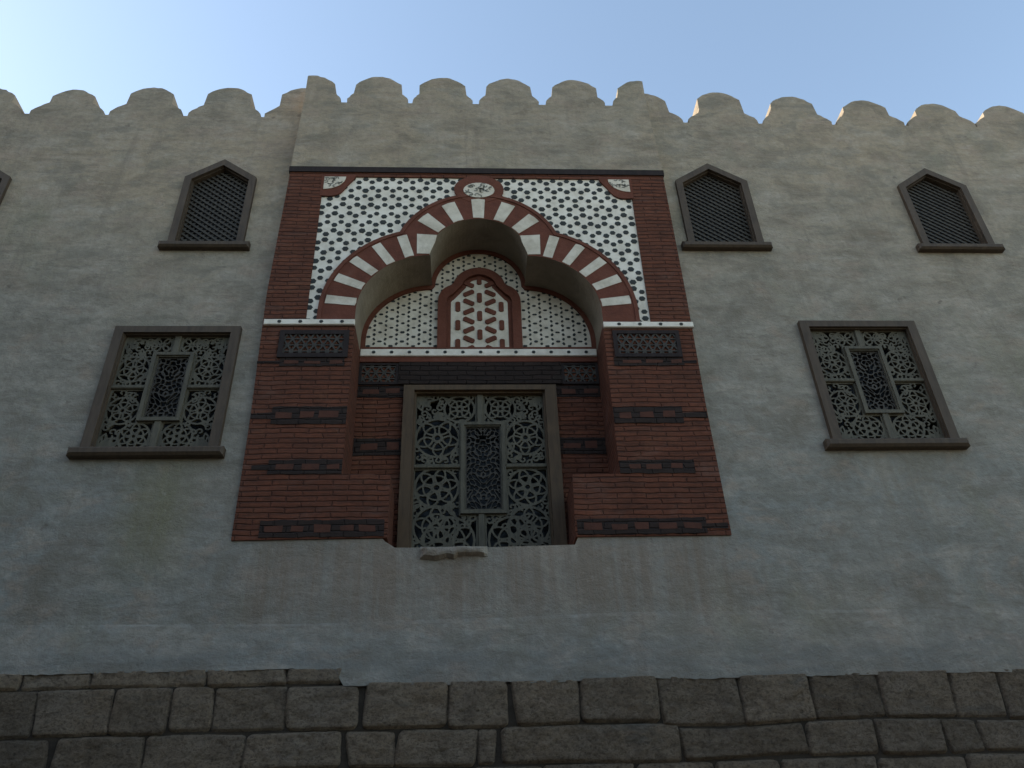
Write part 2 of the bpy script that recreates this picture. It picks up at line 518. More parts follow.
def upper_window(w):
    x0, x1, z0, zt = w
    f = MB(lean=True)
    f.prism([pent(*w), pent(*w, d=.080, db=.0)], -.045, .30)
    # inner step of the frame
    f.prism([pent(*w, d=.076), pent(*w, d=.092, db=.0)], -.005, .30)
    fo = f.build('window', M['frame'], B, 'pointed five sided window with diagonal wooden lattice')
    s = MB(lean=True)
    s.moulded(x0-.08, x1+.075, z0-.088, z0, -.085, .2, .022)
    s.build('sill', M['frame'], fo)
    inn = pent(*w, d=.082)
    l = MB(lean=True)
    xm, zm = (x0+x1)/2, (z0+zt)/2
    for ang, y, wd in ((-38, .04, .025), (38, .053, .025)):
        d = (math.cos(math.radians(ang)), math.sin(math.radians(ang)))
        nn = (-d[1], d[0])
        for i in range(-19, 20):
            q = (xm+nn[0]*i*.056, zm+nn[1]*i*.056)
            t = seg_clip(inn, q, d)
            if not t: continue
            a = (q[0]+d[0]*t[0], q[1]+d[1]*t[0]); b_ = (q[0]+d[0]*t[1], q[1]+d[1]*t[1])
            h = wd/2
            l.prism([(a[0]-nn[0]*h, a[1]-nn[1]*h), (b_[0]-nn[0]*h, b_[1]-nn[1]*h),
                     (b_[0]+nn[0]*h, b_[1]+nn[1]*h), (a[0]+nn[0]*h, a[1]+nn[1]*h)], y, y+.012)
    l.build('lattice', M['screen'], fo)
    g_ = MB(lean=True); g_.prism(pent(*w, d=.06), .16, .18)
    g_.build('pane', M['glass'], fo)


for w in UP[:4]:
    upper_window(w)
for w in UP[4:]:
    upper_window(w)


# --- carved grilles ------------------------------------------------------------------
class Strokes:
    """carved bands: short segments with a half width, looked up through a coarse grid"""
    G = .05
    def __init__(s): s.cells = {}
    def seg(s, p, q, w):
        x0, x1 = sorted((p[0], q[0])); z0, z1 = sorted((p[1], q[1])); g_ = s.G; m = w+.012
        for gx in range(math.floor((x0-m)/g_), math.floor((x1+m)/g_)+1):
            for gz in range(math.floor((z0-m)/g_), math.floor((z1+m)/g_)+1):
                s.cells.setdefault((gx, gz), []).append((p, q, w))
    def path(s, pts, w, taper=0.0):
        n = len(pts)-1
        for k in range(n):
            s.seg(pts[k], pts[k+1], w*(1-taper*k/n))
    def value(s, x, z):
        best = -.012
        for (ax, az), (bx, bz), w in s.cells.get((math.floor(x/s.G), math.floor(z/s.G)), ()):
            dx, dz = bx-ax, bz-az; L = dx*dx+dz*dz
            t = 0 if L == 0 else max(0, min(1, ((x-ax)*dx+(z-az)*dz)/L))
            best = max(best, w-math.hypot(x-ax-dx*t, z-az-dz*t))
        return best


def carve_corner(st_, x0, z0, sx, sz, W, H, arm_w, arm_h, rnd):
    """strokes of one L shaped quarter, its outer corner at (x0, z0)"""
    P = lambda u, v: (x0+sx*u, z0+sz*v)
    def circ(u, v, r, w, a0=0.0, a1=2*PI, n=20, grow=1.0, taper=0.0):
        st_.path([P(u+r*(1+(grow-1)*k/n)*math.cos(a0+(a1-a0)*k/n), v+r*(1+(grow-1)*k/n)*math.sin(a0+(a1-a0)*k/n)) for k in range(n+1)], w, taper)
    def leafy(u, v, ang, L, b, w):
        """outline of a pointed leaf with a mid rib"""
        for sg in (-1, 1):
            pts = []
            for k in range(9):
                t = k/8; e = sg*b*math.sin(PI*t)**.8
                pts.append(P(u+L*t*math.cos(ang)-e*math.sin(ang), v+L*t*math.sin(ang)+e*math.cos(ang)))
            st_.path(pts, w)
    w = .0088 if arm_w < .33 else .0105
    # plain border round the L
    for a_, b_ in (((0, .008), (W, .008)), ((.008, 0), (.008, H)), ((W-.006, 0), (W-.006, arm_h)), ((0, H-.006), (arm_w, H-.006)),
                   ((arm_w, arm_h-.006), (W, arm_h-.006)), ((arm_w-.006, arm_h), (arm_w-.006, H))):
        st_.path([P(*a_), P(*b_)], .011)
    # fan of leaves spreading from the corner
    for q in (18, 45, 72):
        leafy(.012, .012, math.radians(q), .185, .030, w)
    for q in (4, 31.5, 58.5, 86):
        leafy(.03, .03, math.radians(q), .13, .013, w*.9)
    # rings of flowers in the arms
    rings = [(W-arm_h*.52, arm_h*.5, arm_h*.455)]
    v0 = .20; n = max(1, int((H-v0+.05)/(arm_w*.92)))
    for k in range(n):
        rings.append((arm_w*.5, v0+(H-v0)*(k+.5)/n, min(arm_w*.47, (H-v0)/n*.52)))
    for k, (u, v, r) in enumerate(rings):
        circ(u, v, r, w*1.1)
        circ(u, v, r*.20, w*1.3, n=10)
        if r > .13: circ(u, v, r*.62, w*.8)
        m_ = rnd.choice((4, 5, 6)); ph = rnd.uniform(0, 2)
        for q in range(m_):
            a = ph+2*PI*q/m_
            leafy(u+r*.2*math.cos(a), v+r*.2*math.sin(a), a, r*.80, r*.24, w*.9)
        # curls outside the ring
        for q in range(6):
            a = ph+.5+PI*q/3
            uu, vv = u+r*1.16*math.cos(a), v+r*1.16*math.sin(a)
            if not (.02 < uu < W-.02 and .02 < vv < H-.02) or (uu > arm_w-.02 and vv > arm_h-.02): continue
            circ(uu, vv, .030, w*.9, a, a+4.4, 10, .55, .3)
    # scrolls where nothing stands yet
    used = []
    for _ in range(500):
        u, v = rnd.uniform(.03, W-.03), rnd.uniform(.03, H-.03)
        if u > arm_w-.03 and v > arm_h-.03 or math.hypot(u, v) < .2: continue
        if any(math.hypot(u-a, v-b) < r+.024 for a, b, r in rings) or any(math.hypot(u-a, v-b) < .062 for a, b in used): continue
        used.append((u, v)); a = rnd.uniform(0, 6.28)
        circ(u, v, .036, w, a, a+rnd.choice((-5.2, 5.2)), 12, .4, .25)
        leafy(u+.036*math.cos(a), v+.036*math.sin(a), a+1.2, .07, .015, w*.9)


def big_grille(x0, x1, z0, z1, cx0, cx1, cz0, cz1, zm, yf, parent, lean, n=100):
    """four carved L quarters between bars, and a finer framed panel in the middle"""
    xm = (x0+x1)/2; bw = .033
    # bars: upright above and below the middle panel, cross bars at its sides
    for q in ((xm-bw, xm+bw, cz1-.003, z1, yf-.022), (xm-bw, xm+bw, z0, cz0+.003, yf-.022),
              (x0, cx0+.003, zm-.02, zm+.02, yf-.026), (cx1-.003, x1, zm-.02, zm+.02, yf-.026)):
        m = MB(lean=lean); m.moulded(*q, yf+.03, .008); m.build('glazing_bar', M['grille'], parent)
    fr = MB(lean=lean)
    fr.prism([rect(cx0, cx1, cz0, cz1), rect(cx0+.036, cx1-.036, cz0+.034, cz1-.034)], yf-.032, yf+.03)
    fr.prism([rect(cx0+.035, cx1-.035, cz0+.033, cz1-.033), rect(cx0+.050, cx1-.050, cz0+.048, cz1-.048)], yf-.016, yf+.03)
    fo = fr.build('centre_frame', M['grille'], parent)
    # four quarters
    for ex, ez in ((0, 0), (1, 0), (0, 1), (1, 1)):
        ax0, ax1 = (x0, xm-bw+.002) if ex == 0 else (x1, xm+bw-.002)
        az0, az1 = (z0, zm-.018) if ez == 0 else (z1, zm+.018)
        ccx = cx0 if ex == 0 else cx1
        ccz = cz0 if ez == 0 else cz1
        arm_w, arm_h = abs(ccx-ax0), abs(ccz-az0)
        sxx = 1 if ex == 0 else -1; szz = 1 if ez == 0 else -1
        sk = Strokes()
        carve_corner(sk, ax0, az0, sxx, szz, abs(xm-ax0)-bw, abs(zm-az0)-.018, arm_w, arm_h, random.Random(5+ez*3))
        def fn(x, z):
            u, v = (x-ax0)*sxx, (z-az0)*szz
            if u > arm_w+.02 and v > arm_h+.02: return -.01
            return sk.value(x, z)
        X0, X1 = min(ax0, ax1), max(ax0, ax1); Z0, Z1 = min(az0, az1), max(az0, az1)
        q = MB(lean=lean)
        q.implicit(fn, X0, X1, Z0, Z1, int((X1-X0)/.007), int((Z1-Z0)/.007), yf, yf+.03)
        q.build('carved_panel', M['grille'], parent)
    # middle panel: interlaced scrolls
    a0, a1, b0, b1 = cx0+.05, cx1-.05, cz0+.05, cz1-.05
    am = (a0+a1)/2; bm = (b0+b1)/2
    def fc(x, z):
        u, v = abs(x-am), z-bm
        w1 = math.sin(u*62+math.sin(v*26)*1.6)*math.cos(v*52+math.cos(u*30)*1.3)
        w2 = math.sin((u+abs(v)*.75)*74)*.55
        e = min(u-(a1-am)+.012, 9)
        if u > (a1-am)-.012 or abs(v) > (b1-bm)-.012: return .3
        return .27-abs(w1+w2*.6)
    q = MB(lean=lean)
    q.implicit(fc, a0, a1, b0, b1, int((a1-a0)/.0075), int((b1-b0)/.0075), yf+.004, yf+.03)
    q.build('centre_panel', M['screen'], fo)


def lower_window(w):
    x0, x1, z0, z1 = w
    f = MB(lean=True)
    inn = rect(x0+.092, x1-.092, z0+.0, z1-.078)
    f.prism([rect(x0, x1, z0, z1), inn], -.055, .26)
    f.prism([rect(x0+.088, x1-.088, z0+.001, z1-.074), rect(x0+.104, x1-.104, z0+.010, z1-.090)], -.025, .26)
    fo = f.build('window', M['frame'], B, 'wide rectangular window filled with a carved wooden grille')
    s = MB(lean=True)
    s.moulded(x0-.085, x1+.06, z0-.092, z0, -.10, .2, .024)
    s.build('sill', M['frame'], fo)
    xm = (x0+x1)/2; H = z1-z0
    big_grille(x0+.098, x1-.098, z0+.005, z1-.082, xm-.20, xm+.20, z0+.225*H, z0+.79*H, z0+.50*H, .018, fo, True)
    g_ = MB(lean=True); g_.prism(rect(x0+.08, x1-.08, z0-.01, z1-.07), .2, .22)
    g_.build('pane', M['glass'], fo)


for w in LOW:
    lower_window(w)

# --- portal ---------------------------------------------------------------------------
CX = .145
NX0, NX1 = -1.13, 1.42        # the niche
DEP = .52                     # its depth
LC = (.525, 7.072, .752)       # lower lobes: offset of their centre from CX, height, radius
UC = (7.83, .54)              # upper lobe


def trefoil(e, zb, n=18):
    """three lobed outline grown by e, from the left springing over to the right one"""
    R1, R2 = LC[2]+e, UC[1]+e
    c1 = (CX-LC[0], LC[1]); c2 = (CX, UC[0])
    a_end, b_st = PI/2, PI
    D = math.hypot(c2[0]-c1[0], c2[1]-c1[1])
    if D < R1+R2 and e > .01:
        a = (R1*R1-R2*R2+D*D)/(2*D); h = math.sqrt(max(0, R1*R1-a*a))
        ux, uz = (c2[0]-c1[0])/D, (c2[1]-c1[1])/D
        P_ = (c1[0]+ux*a-uz*h, c1[1]+uz*a+ux*h)
        a_end = math.atan2(P_[1]-c1[1], P_[0]-c1[0]); b_st = math.atan2(P_[1]-c2[1], P_[0]-c2[0])
    left = [(c1[0]-R1, zb)]
    for i in range(n+1):
        t = PI+(a_end-PI)*i/n
        left.append((c1[0]+R1*math.cos(t), c1[1]+R1*math.sin(t)))
    for i in range(n+1):
        t = b_st+(PI/2-b_st)*i/n
        if b_st < 0: t = (b_st+2*PI)+(PI/2-b_st-2*PI)*i/n
        q = (c2[0]+R2*math.cos(t), c2[1]+R2*math.sin(t))
        if math.hypot(q[0]-left[-1][0], q[1]-left[-1][1]) > 1e-4: left.append(q)
    return left+[(2*CX-x, z) for x, z in left[-2::-1]]


SX0, SX1, SZ1 = -1.63, 1.925, 9.03
YF = -.016
ZS = 6.90                      # level where the arch starts above the string course
surround = MB()
lw = [(BX0, 4.555), (-.69, 4.565), (-.69, 5.185), (NX0, 5.185), (NX0, ZS), (SX0, ZS), (SX0, SZ1),
      (SX1, SZ1), (SX1, ZS), (NX1, ZS), (NX1, 5.165), (.98, 5.165), (.965, 4.55), (2.362, 4.55),
      (2.345, 5.9), (2.35, 7.3), (2.335, 9.10), (BX0+.01, 9.10), (BX0-.035, 7.3), (BX0, 5.7)]
surround.prism(lw, YF, DEP)
SUR = surround.build('brick_surround', M['brick'], B, 'dark red brick surround of the portal with piers at both sides')
t = MB(); t.box(BX0-.005, BX1+.003, -.03, .3, 9.095, 9.178)
t.build('timber_beam', M['timber'], B)

# arch band with its soffit
inner = trefoil(0, ZS); outer = trefoil(.385, ZS)
arch = MB()
isin = lambda p: min(math.hypot(p[0]-q[0], p[1]-q[1]) for q in inner) < 1e-5
arch.prism(outer+inner[::-1], -.026, DEP, 0,
           side=lambda p, q: 1 if isin(p) and isin(q) else 0)
ARCH = arch.build('arch', [M['redpaint'], M['soffit']], B)
# a thin raised roll along the outer edge
roll = MB()
roll.prism(trefoil(.387, ZS)+trefoil(.345, ZS)[::-1], -.036, -.02)
roll.build('arch_moulding', M['redpaint'], ARCH)


def voussoir(c, r0, r1, ang, hw):
    m = MB(); a0, a1 = ang-hw, ang+hw
    j = lambda: random.uniform(-.005, .005)
    p = [(c[0]+r*math.cos(a)+j(), c[1]+r*math.sin(a)+j()) for r, a in
         ((r0, a0), (r1, a0+.012), (r1+.004, ang), (r1, a1-.012), (r0, a1), (r0, ang))]
    m.prism(p, -.031, -.018)
    m.build('voussoir', M['cream'], ARCH)


for d in (90, 114, 138, 66, 42):
    voussoir((CX, UC[0]), UC[1]+.012, UC[1]+.30, math.radians(d), math.radians(6.2))
for d in (107, 123.5, 140, 156, 172.5):
    voussoir((CX-LC[0], LC[1]), LC[2]+.012, LC[2]+.325, math.radians(d), math.radians(3.7))
    voussoir((CX+LC[0], LC[1]), LC[2]+.012, LC[2]+.325, math.radians(180-d), math.radians(3.7))

for sg in (-1, 1):            # the upright block beside each cusp
    m = MB()
    q = [(sg*x_+CX, z_) for x_, z_ in ((.535, 7.842), (.672, 7.845), (.678, 8.13), (.46, 8.115), (.478, 8.02), (.508, 7.93))]
    m.prism(q if sg > 0 else q[::-1], -.031, -.018)
    m.build('voussoir', M['cream'], ARCH)

# spandrels: white stucco with dark six sided inlays set on a honeycomb
mid = trefoil(.2, ZS-.01)
half = len(mid)//2
apex = mid[half]


def spandrel(side):
    pts = mid[:half+1] if side < 0 else mid[half:]
    if side < 0:
        poly = [(SX0-.03, ZS-.01)]+pts+[(CX, SZ1+.02), (SX0-.03, SZ1+.02)]
    else:
        poly = [(CX, SZ1+.02)]+pts+[(SX1+.03, ZS-.01), (SX1+.03, SZ1+.02)]
    m = MB(); m.prism(poly, 0, .05)
    a = .0895; w = math.sqrt(3)*a
    for row in range(-2, 18):
        for col in range(-3, 24):
            for up in (0, 1):
                x = SX0+(col+.5*(row % 2))*w + (w/2 if up == 0 else 0)+.02
                z = 9.0-row*1.5*a-(a/2 if up == 0 else 0)
                # each zigzag row: upper vertices and lower vertices
                if abs(z-8) > 1.08 or x < SX0+.01 or x > SX1-.01: continue
                if (x < CX) != (side < 0): continue
                if not inside((x, z), poly): continue
                r_ = .034*random.uniform(.85, 1.08); ph = random.uniform(-.25, .25)
                x += random.uniform(-.006, .006); z += random.uniform(-.006, .006)
                m.prism([(x+r_*1.08*math.cos(ph+PI*i/3), z+r_*math.sin(ph+PI*i/3)) for i in range(6)], -.005, .003, 1)
    m.build('spandrel', [M['white'], M['dot']], B)


spandrel(-1); spandrel(1)


def arabesque(m, cx, cz, r, mi, y, keep, n=7):
    """curling strokes carved on a small stucco field"""
    for i in range(n):
        a = random.uniform(0, 2*PI); rr = math.sqrt(random.uniform(.02, .95))
        px, pz = cx+math.cos(a)*r*rr, cz+math.sin(a)*r*rr*.7
        q = random.uniform(0, 6.28); R_ = random.uniform(.018, .03)
        arc = [(px+R_*math.cos(q+t*.45), pz+R_*math.sin(q+t*.45)*.8) for t in range(9)]
        for (x0, z0), (x1, z1) in zip(arc, arc[1:]):
            if not (keep((x0, z0)) and keep((x1, z1))): continue
            dx, dz = x1-x0, z1-z0; l = math.hypot(dx, dz) or 1
            ox, oz = -dz/l*.006, dx/l*.006
            m.prism([(x0-ox, z0-oz), (x1-ox, z1-oz), (x1+ox, z1+oz), (x0+ox, z0+oz)], y, y+.006, mi)


# corner tiles
for sgn, cx in ((1, SX0), (-1, SX1)):
    m = MB()
    q = [(cx-sgn*.02, SZ1+.03)]+[(cx-sgn*.02+sgn*.37*math.cos(t)*(1+.05*math.cos(6*t)), SZ1+.03-.36*math.sin(t)*(1+.05*math.cos(6*t)))
                               for t in [PI/2*i/12 for i in range(13)]]
    m.prism(q, -.022, .02)
    w_ = [(cx+sgn*.012, SZ1-.015)]+[(cx+sgn*.012+sgn*.245*math.cos(t), SZ1-.015-.20*math.sin(t)) for t in [PI/2*i/8 for i in range(9)]]
    mw = MB(); mw.prism(w_, -.028, -.015)
    arabesque(mw, cx+sgn*.11, SZ1-.09, .12, 1, -.031, lambda p: inside(p, w_), 14)
    ct = m.build('corner_tile', M['redpaint'], B)
    mw.build('tile_inlay', [M['cream'], M['carve']], ct)

# medallion over the arch
ell = lambda cx, cz, a, b, n=28: [(cx+a*math.cos(2*PI*i/n), cz+b*math.sin(2*PI*i/n)) for i in range(n)]
m = MB(); m.prism(ell(.155, 8.835, .285, .215), -.03, .02)
MED = m.build('medallion', M['redpaint'], B)
m = MB(); e_ = ell(.155, 8.808, .178, .118); m.prism(e_, -.040, -.025)
arabesque(m, .155, 8.805, .16, 1, -.043, lambda p: inside(p, e_), 26)
m.build('medallion_inlay', [M['cream'], M['carve']], MED)

# string courses: white strips with dark studs
def strip(x0, x1, z0, z1, y, yb, n):
    m = MB(); m.moulded(x0, x1, z0, z1, y, yb, .006)
    for i in range(n):
        x = x0+(x1-x0)*(i+.75)/(n+.35)
        m.prism([(x+.021*math.cos(PI*k/3), (z0+z1)/2+.019*math.sin(PI*k/3)) for k in range(6)], y-.005, y+.002, 1)
    m.build('string_course', [M['white'], M['dot']], B)


strip(BX0-.012, NX0-.0, 6.873, 6.94, -.045, 0, 4)
strip(NX1+.0, 2.362, 6.845, 6.912, -.045, 0, 4)
strip(NX0+.005, NX1-.005, 6.84, 6.93, DEP-.055, DEP+.05, 13)

# --- niche back -----------------------------------------------------------------------
GX0, GX1 = -.645, .945
nb = MB()
nb.prism([(NX0-.1, 4.3), (GX0+.03, 4.3), (GX0+.03, 6.44), (GX1-.03, 6.44), (GX1-.03, 4.3), (NX1+.1, 4.3), (NX1+.1, 7.0), (NX0-.1, 7.0)],
         DEP, DEP+.3)
NB_ = nb.build('niche_wall', M['brick'], B)
m = MB(); m.box(NX0+.002, NX1-.002, DEP-.035, DEP+.02, 6.775, 6.839)
m.build('red_ledge', M['redpaint'], NB_)
m = MB(); m.box(-.71, 1.02, DEP-.03, DEP+.02, 6.50, 6.774)
m.build('lintel', M['lacing'], NB_)
# the sill the grille stands on
m = MB(); m.prism(rect(NX0-.08, NX1+.08, 4.2, 4.46), .01, 1.0, back=True)
m.build('niche_sill', M['plaster'], B)

# tympanum with dashes on a honeycomb
ty = trefoil(-.05, 6.95)
m = MB(); m.prism(trefoil(-.02, 6.931), DEP-.012, DEP+.05)
a = .081
shout = None
def sham(e):
    """outline of the small blind window, grown by e"""
    cx = .153
    R1, R2 = .185+e, .298+e
    L_ = [(cx-.463-e, 6.931), (cx-.463-e, 7.56)]
    c1 = (cx-.278, 7.58)
    for i in range(9):
        t = PI-(PI/2-.28)*i/8
        L_.append((c1[0]+R1*math.cos(t), c1[1]+R1*1.28*math.sin(t)))
    c2 = (cx, 7.775)
    for i in range(11):
        t = PI*.93-(PI*.93-PI/2)*i/10
        L_.append((c2[0]+R2*math.cos(t), c2[1]+R2*math.sin(t)))
    return L_+[(2*cx-x, z) for x, z in L_[-2::-1]]


S0, S1 = sham(0), sham(-.10)
for i in range(-14, 15):
    for j in range(-12, 13):
        cx, cz = .16+i*1.5*a, 7.55+(j+.5*(i % 2))*math.sqrt(3)*a*.88
        for q in range(3):
            t = math.radians(60*q+30)-PI/6
            # midpoints of the honeycomb bonds round each centre
            t = q*PI/3+PI/6
            bx, bz = cx+math.cos(t)*a*.866, cz+math.sin(t)*a*.866*.88
            if not inside((bx, bz), ty) or inside((bx, bz), S0): continue
            d = t+PI/2
            l_, w_ = (.021 if q == 1 else .016)*random.uniform(.85, 1.15), .0125*random.uniform(.8, 1.15)
            ux, uz = math.cos(d), math.sin(d)
            m.prism([(bx+ux*s*l_*k1-uz*r_*w_, bz+uz*s*l_*k1+ux*r_*w_) for s, r_, k1 in
                     ((1, 0, 1.15), (1, 1, .7), (-1, 1, .7), (-1, 0, 1.15), (-1, -1, .7), (1, -1, .7))], DEP-.017, DEP-.01, 1)
TY = m.build('tympanum', [M['cream'], M['dot']], B)
m = MB(); m.prism(trefoil(.0, 6.931)+trefoil(-.05, 6.931)[::-1], DEP-.035, DEP+.02)
m.box(NX0+.01, NX1-.01, DEP-.034, DEP+.02, 6.932, 6.968)
m.build('tympanum_border', M['redpaint'], TY)

# blind trefoil window in the tympanum
m = MB(); m.prism(S0+S1[::-1], DEP-.06, DEP+.02)
BW = m.build('blind_window', M['redpaint'], B)
m = MB(); m.prism(S1+sham(-.145)[::-1], DEP-.02, DEP+.02)
m.build('inner_reveal', M['redpaint'], BW)
S2 = sham(-.138)
m = MB(); m.prism(S2, DEP-.016, DEP+.02)
lx, lz = .242, .258
for i in range(-2, 3):
    for j in range(-4, 5):
        cx, cz = .155+i*lx, 7.53+(j+.5*(i % 2))*lz
        for q in (0, 1, 2):
            dx, dz = ((0, lz), (lx, lz/2), (lx, -lz/2))[q]
            bx, bz = cx+dx/2, cz+dz/2
            if not inside((bx, bz), S2): continue
            L = math.hypot(dx, dz); ux, uz = dx/L, dz/L
            p = []
            for t_ in range(8):
                an = PI*2*t_/8+PI/8
                p.append((bx+ux*(.046*(1 if math.cos(an) > 0 else -1)+.022*math.cos(an))-uz*.030*math.sin(an),
                          bz+uz*(.046*(1 if math.cos(an) > 0 else -1)+.022*math.cos(an))+ux*.030*math.sin(an)))
            m.prism(p, DEP-.03, DEP-.012, 1)
m.build('star_lattice', [M['cream'], M['redpaint']], BW)

# --- dark lattice screens let into piers and niche ---------------------------------------
def screen(x0, x1, z0, z1, y, bd, parent):
    f = MB()
    f.prism([rect(x0, x1, z0, z1), rect(x0+bd, x1-bd, z0+bd, z1-bd)], y-.02, y+.03)
    fo = f.build('screen_panel', M['timber'], parent)
    s = .088
    def fn(x, z):
        u, v = (x-x0)/s, (z-z0)/s
        a_ = abs(math.sin(PI*(u+v*.58))); b_ = abs(math.sin(PI*(u-v*.58))); c_ = abs(math.sin(PI*v*1.16))
        return max(.34-min(a_, b_), .26-c_)
    l = MB(); X0, X1, Z0, Z1 = x0+bd-.003, x1-bd+.003, z0+bd-.003, z1-bd+.003
    l.implicit(fn, X0, X1, Z0, Z1, int((X1-X0)/.008), int((Z1-Z0)/.008), y-.012, y+.006)
    l.build('turned_lattice', M['screen'], fo)
    g_ = MB(); g_.box(X0, X1, y+.004, y+.012, Z0, Z1)
    g_.build('screen_backing', M['void'], fo)


screen(-1.865, -1.174, 6.475, 6.807, YF, .05, SUR)
screen(1.505, 2.195, 6.475, 6.807, YF, .042, SUR)
screen(NX0+.003, -.712, 6.50, 6.772, DEP, .028, NB_)
screen(1.022, NX1-.003, 6.50, 6.772, DEP, .028, NB_)


# --- timber lacing bands with red bricks between ---------------------------------------------
def band(x0, x1, z0, z1, y, n, parent, tail=None):
    """dark lacing course: a ragged strip with dull red bricks set into it"""
    m = MB(); h = z1-z0
    k_ = max(8, int((x1-x0)/.06)); rg = lambda: random.uniform(-.006, .006)
    top = [(x0+(x1-x0)*i/k_, z1+rg()) for i in range(k_, -1, -1)]
    bot = [(x0+(x1-x0)*i/k_, z0+rg()) for i in range(k_+1)]
    m.prism(bot+top, y-.007, y+.03)
    x = x0+random.uniform(.03, .10)
    while x < x1-.12:
        w = random.uniform(.10, .19)
        a_, b_ = z0+h*random.uniform(.27, .36), z1-h*random.uniform(.24, .36)
        w = min(w, x1-.02-x)
        m.prism([(x+rg(), a_+rg()), (x+w+rg(), a_+rg()), (x+w+rg(), b_+rg()), (x+rg(), b_+rg())], y-.0095, y, 1)
        x += w+random.choice((.05, .07, .09))
    if tail:
        m.prism([(tail[0], z0+h*.34), (tail[1], z0+h*.30), (tail[1], z0+h*.68), (tail[0], z0+h*.62)], y-.005, y+.02)
    m.build('timber_band', [M['lacing'], M['redbrick']], parent)


band(-1.83, -1.20, 6.375, 6.472, YF, 3, SUR, (BX0-.02, -1.832))
band(-1.835, NX0-.004, 5.715, 5.905, YF, 3, SUR, (BX0+.0, -1.837))
band(-1.80, NX0-.004, 5.187, 5.335, YF, 3, SUR, (-1.95, -1.802))
band(-1.80, -.72, 4.575, 4.735, YF, 5, SUR)
band(1.49, 2.20, 6.375, 6.472, YF, 3, SUR, (2.202, 2.33))
band(NX1+.004, 2.10, 5.705, 5.89, YF, 3, SUR, (2.102, 2.338))
band(NX1+.004, 2.13, 5.167, 5.307, YF, 3, SUR)
band(.985, 2.15, 4.565, 4.716, YF, 4, SUR, (2.152, 2.345))
for zz0, zz1, nn in ((6.345, 6.49, 2), (5.665, 5.855, 2)):
    band(NX0+.004, GX0-.004, zz0, zz1, DEP, nn, NB_)
    band(GX1+.004, NX1-.004, zz0, zz1, DEP, nn, NB_)

# --- the tall grille window in the niche ------------------------------------------------------
f = MB()
f.prism([[(GX0, 4.44), (GX1, 4.44), (GX1, 6.465), (GX0, 6.465)], rect(GX0+.11, GX1-.12, 4.44, 6.405)], DEP-.06, DEP+.28)
f.prism([rect(GX0+.105, GX1-.115, 4.445, 6.41), rect(GX0+.13, GX1-.14, 4.45, 6.385)], DEP-.02, DEP+.28)
GW = f.build('window', M['ochrewood'], B, 'tall carved wooden grille window standing in the brick portal niche')
big_grille(GX0+.12, GX1-.13, 4.50, 6.395, -.055, .395, 5.03, 6.05, 5.545, DEP+.03, GW, False)
g_ = MB(); g_.box(GX0+.05, GX1-.05, DEP+.2, DEP+.22, 4.49, 6.43)
g_.build('pane', M['glass'], GW)

# broken ledge stone under the grille
m = MB()
nx_, nz_ = 18, 5
def lv(i, j, f_):
    x = -.40+.585*i/nx_
    e = noise.noise(Vector((x*9, 3, 1)))*.03
    zt_, zb_ = 4.472+noise.noise(Vector((x*6, 9, 1)))*.008, 4.36+e+(.03 if i > nx_*.55 else 0)
    z = zb_+(zt_-zb_)*j/nz_
    rim = min(i, nx_-i, j*1.5, (nz_-j)*1.5, 2)/2
    return (x, -.012-.055*rim**.5+noise.noise(Vector((x*14, z*14, 0)))*.012 if f_ else .02, z)
for i in range(nx_):
    for j in range(nz_):
        m.face([lv(i, j, 1), lv(i+1, j, 1), lv(i+1, j+1, 1), lv(i, j+1, 1)])
for i in range(nx_):
    m.face([lv(i, 0, 0), lv(i+1, 0, 0), lv(i+1, 0, 1), lv(i, 0, 1)])
    m.face([lv(i, nz_, 1), lv(i+1, nz_, 1), lv(i+1, nz_, 0), lv(i, nz_, 0)])
for j in range(nz_):
    m.face([lv(0, j, 0), lv(0, j, 1), lv(0, j+1, 1), lv(0, j+1, 0)])
    m.face([lv(nx_, j, 1), lv(nx_, j, 0), lv(nx_, j+1, 0), lv(nx_, j+1, 1)])
m.build('ledge_stone', M['plaster'], B, 'broken plaster covered stone sticking out under the grille')

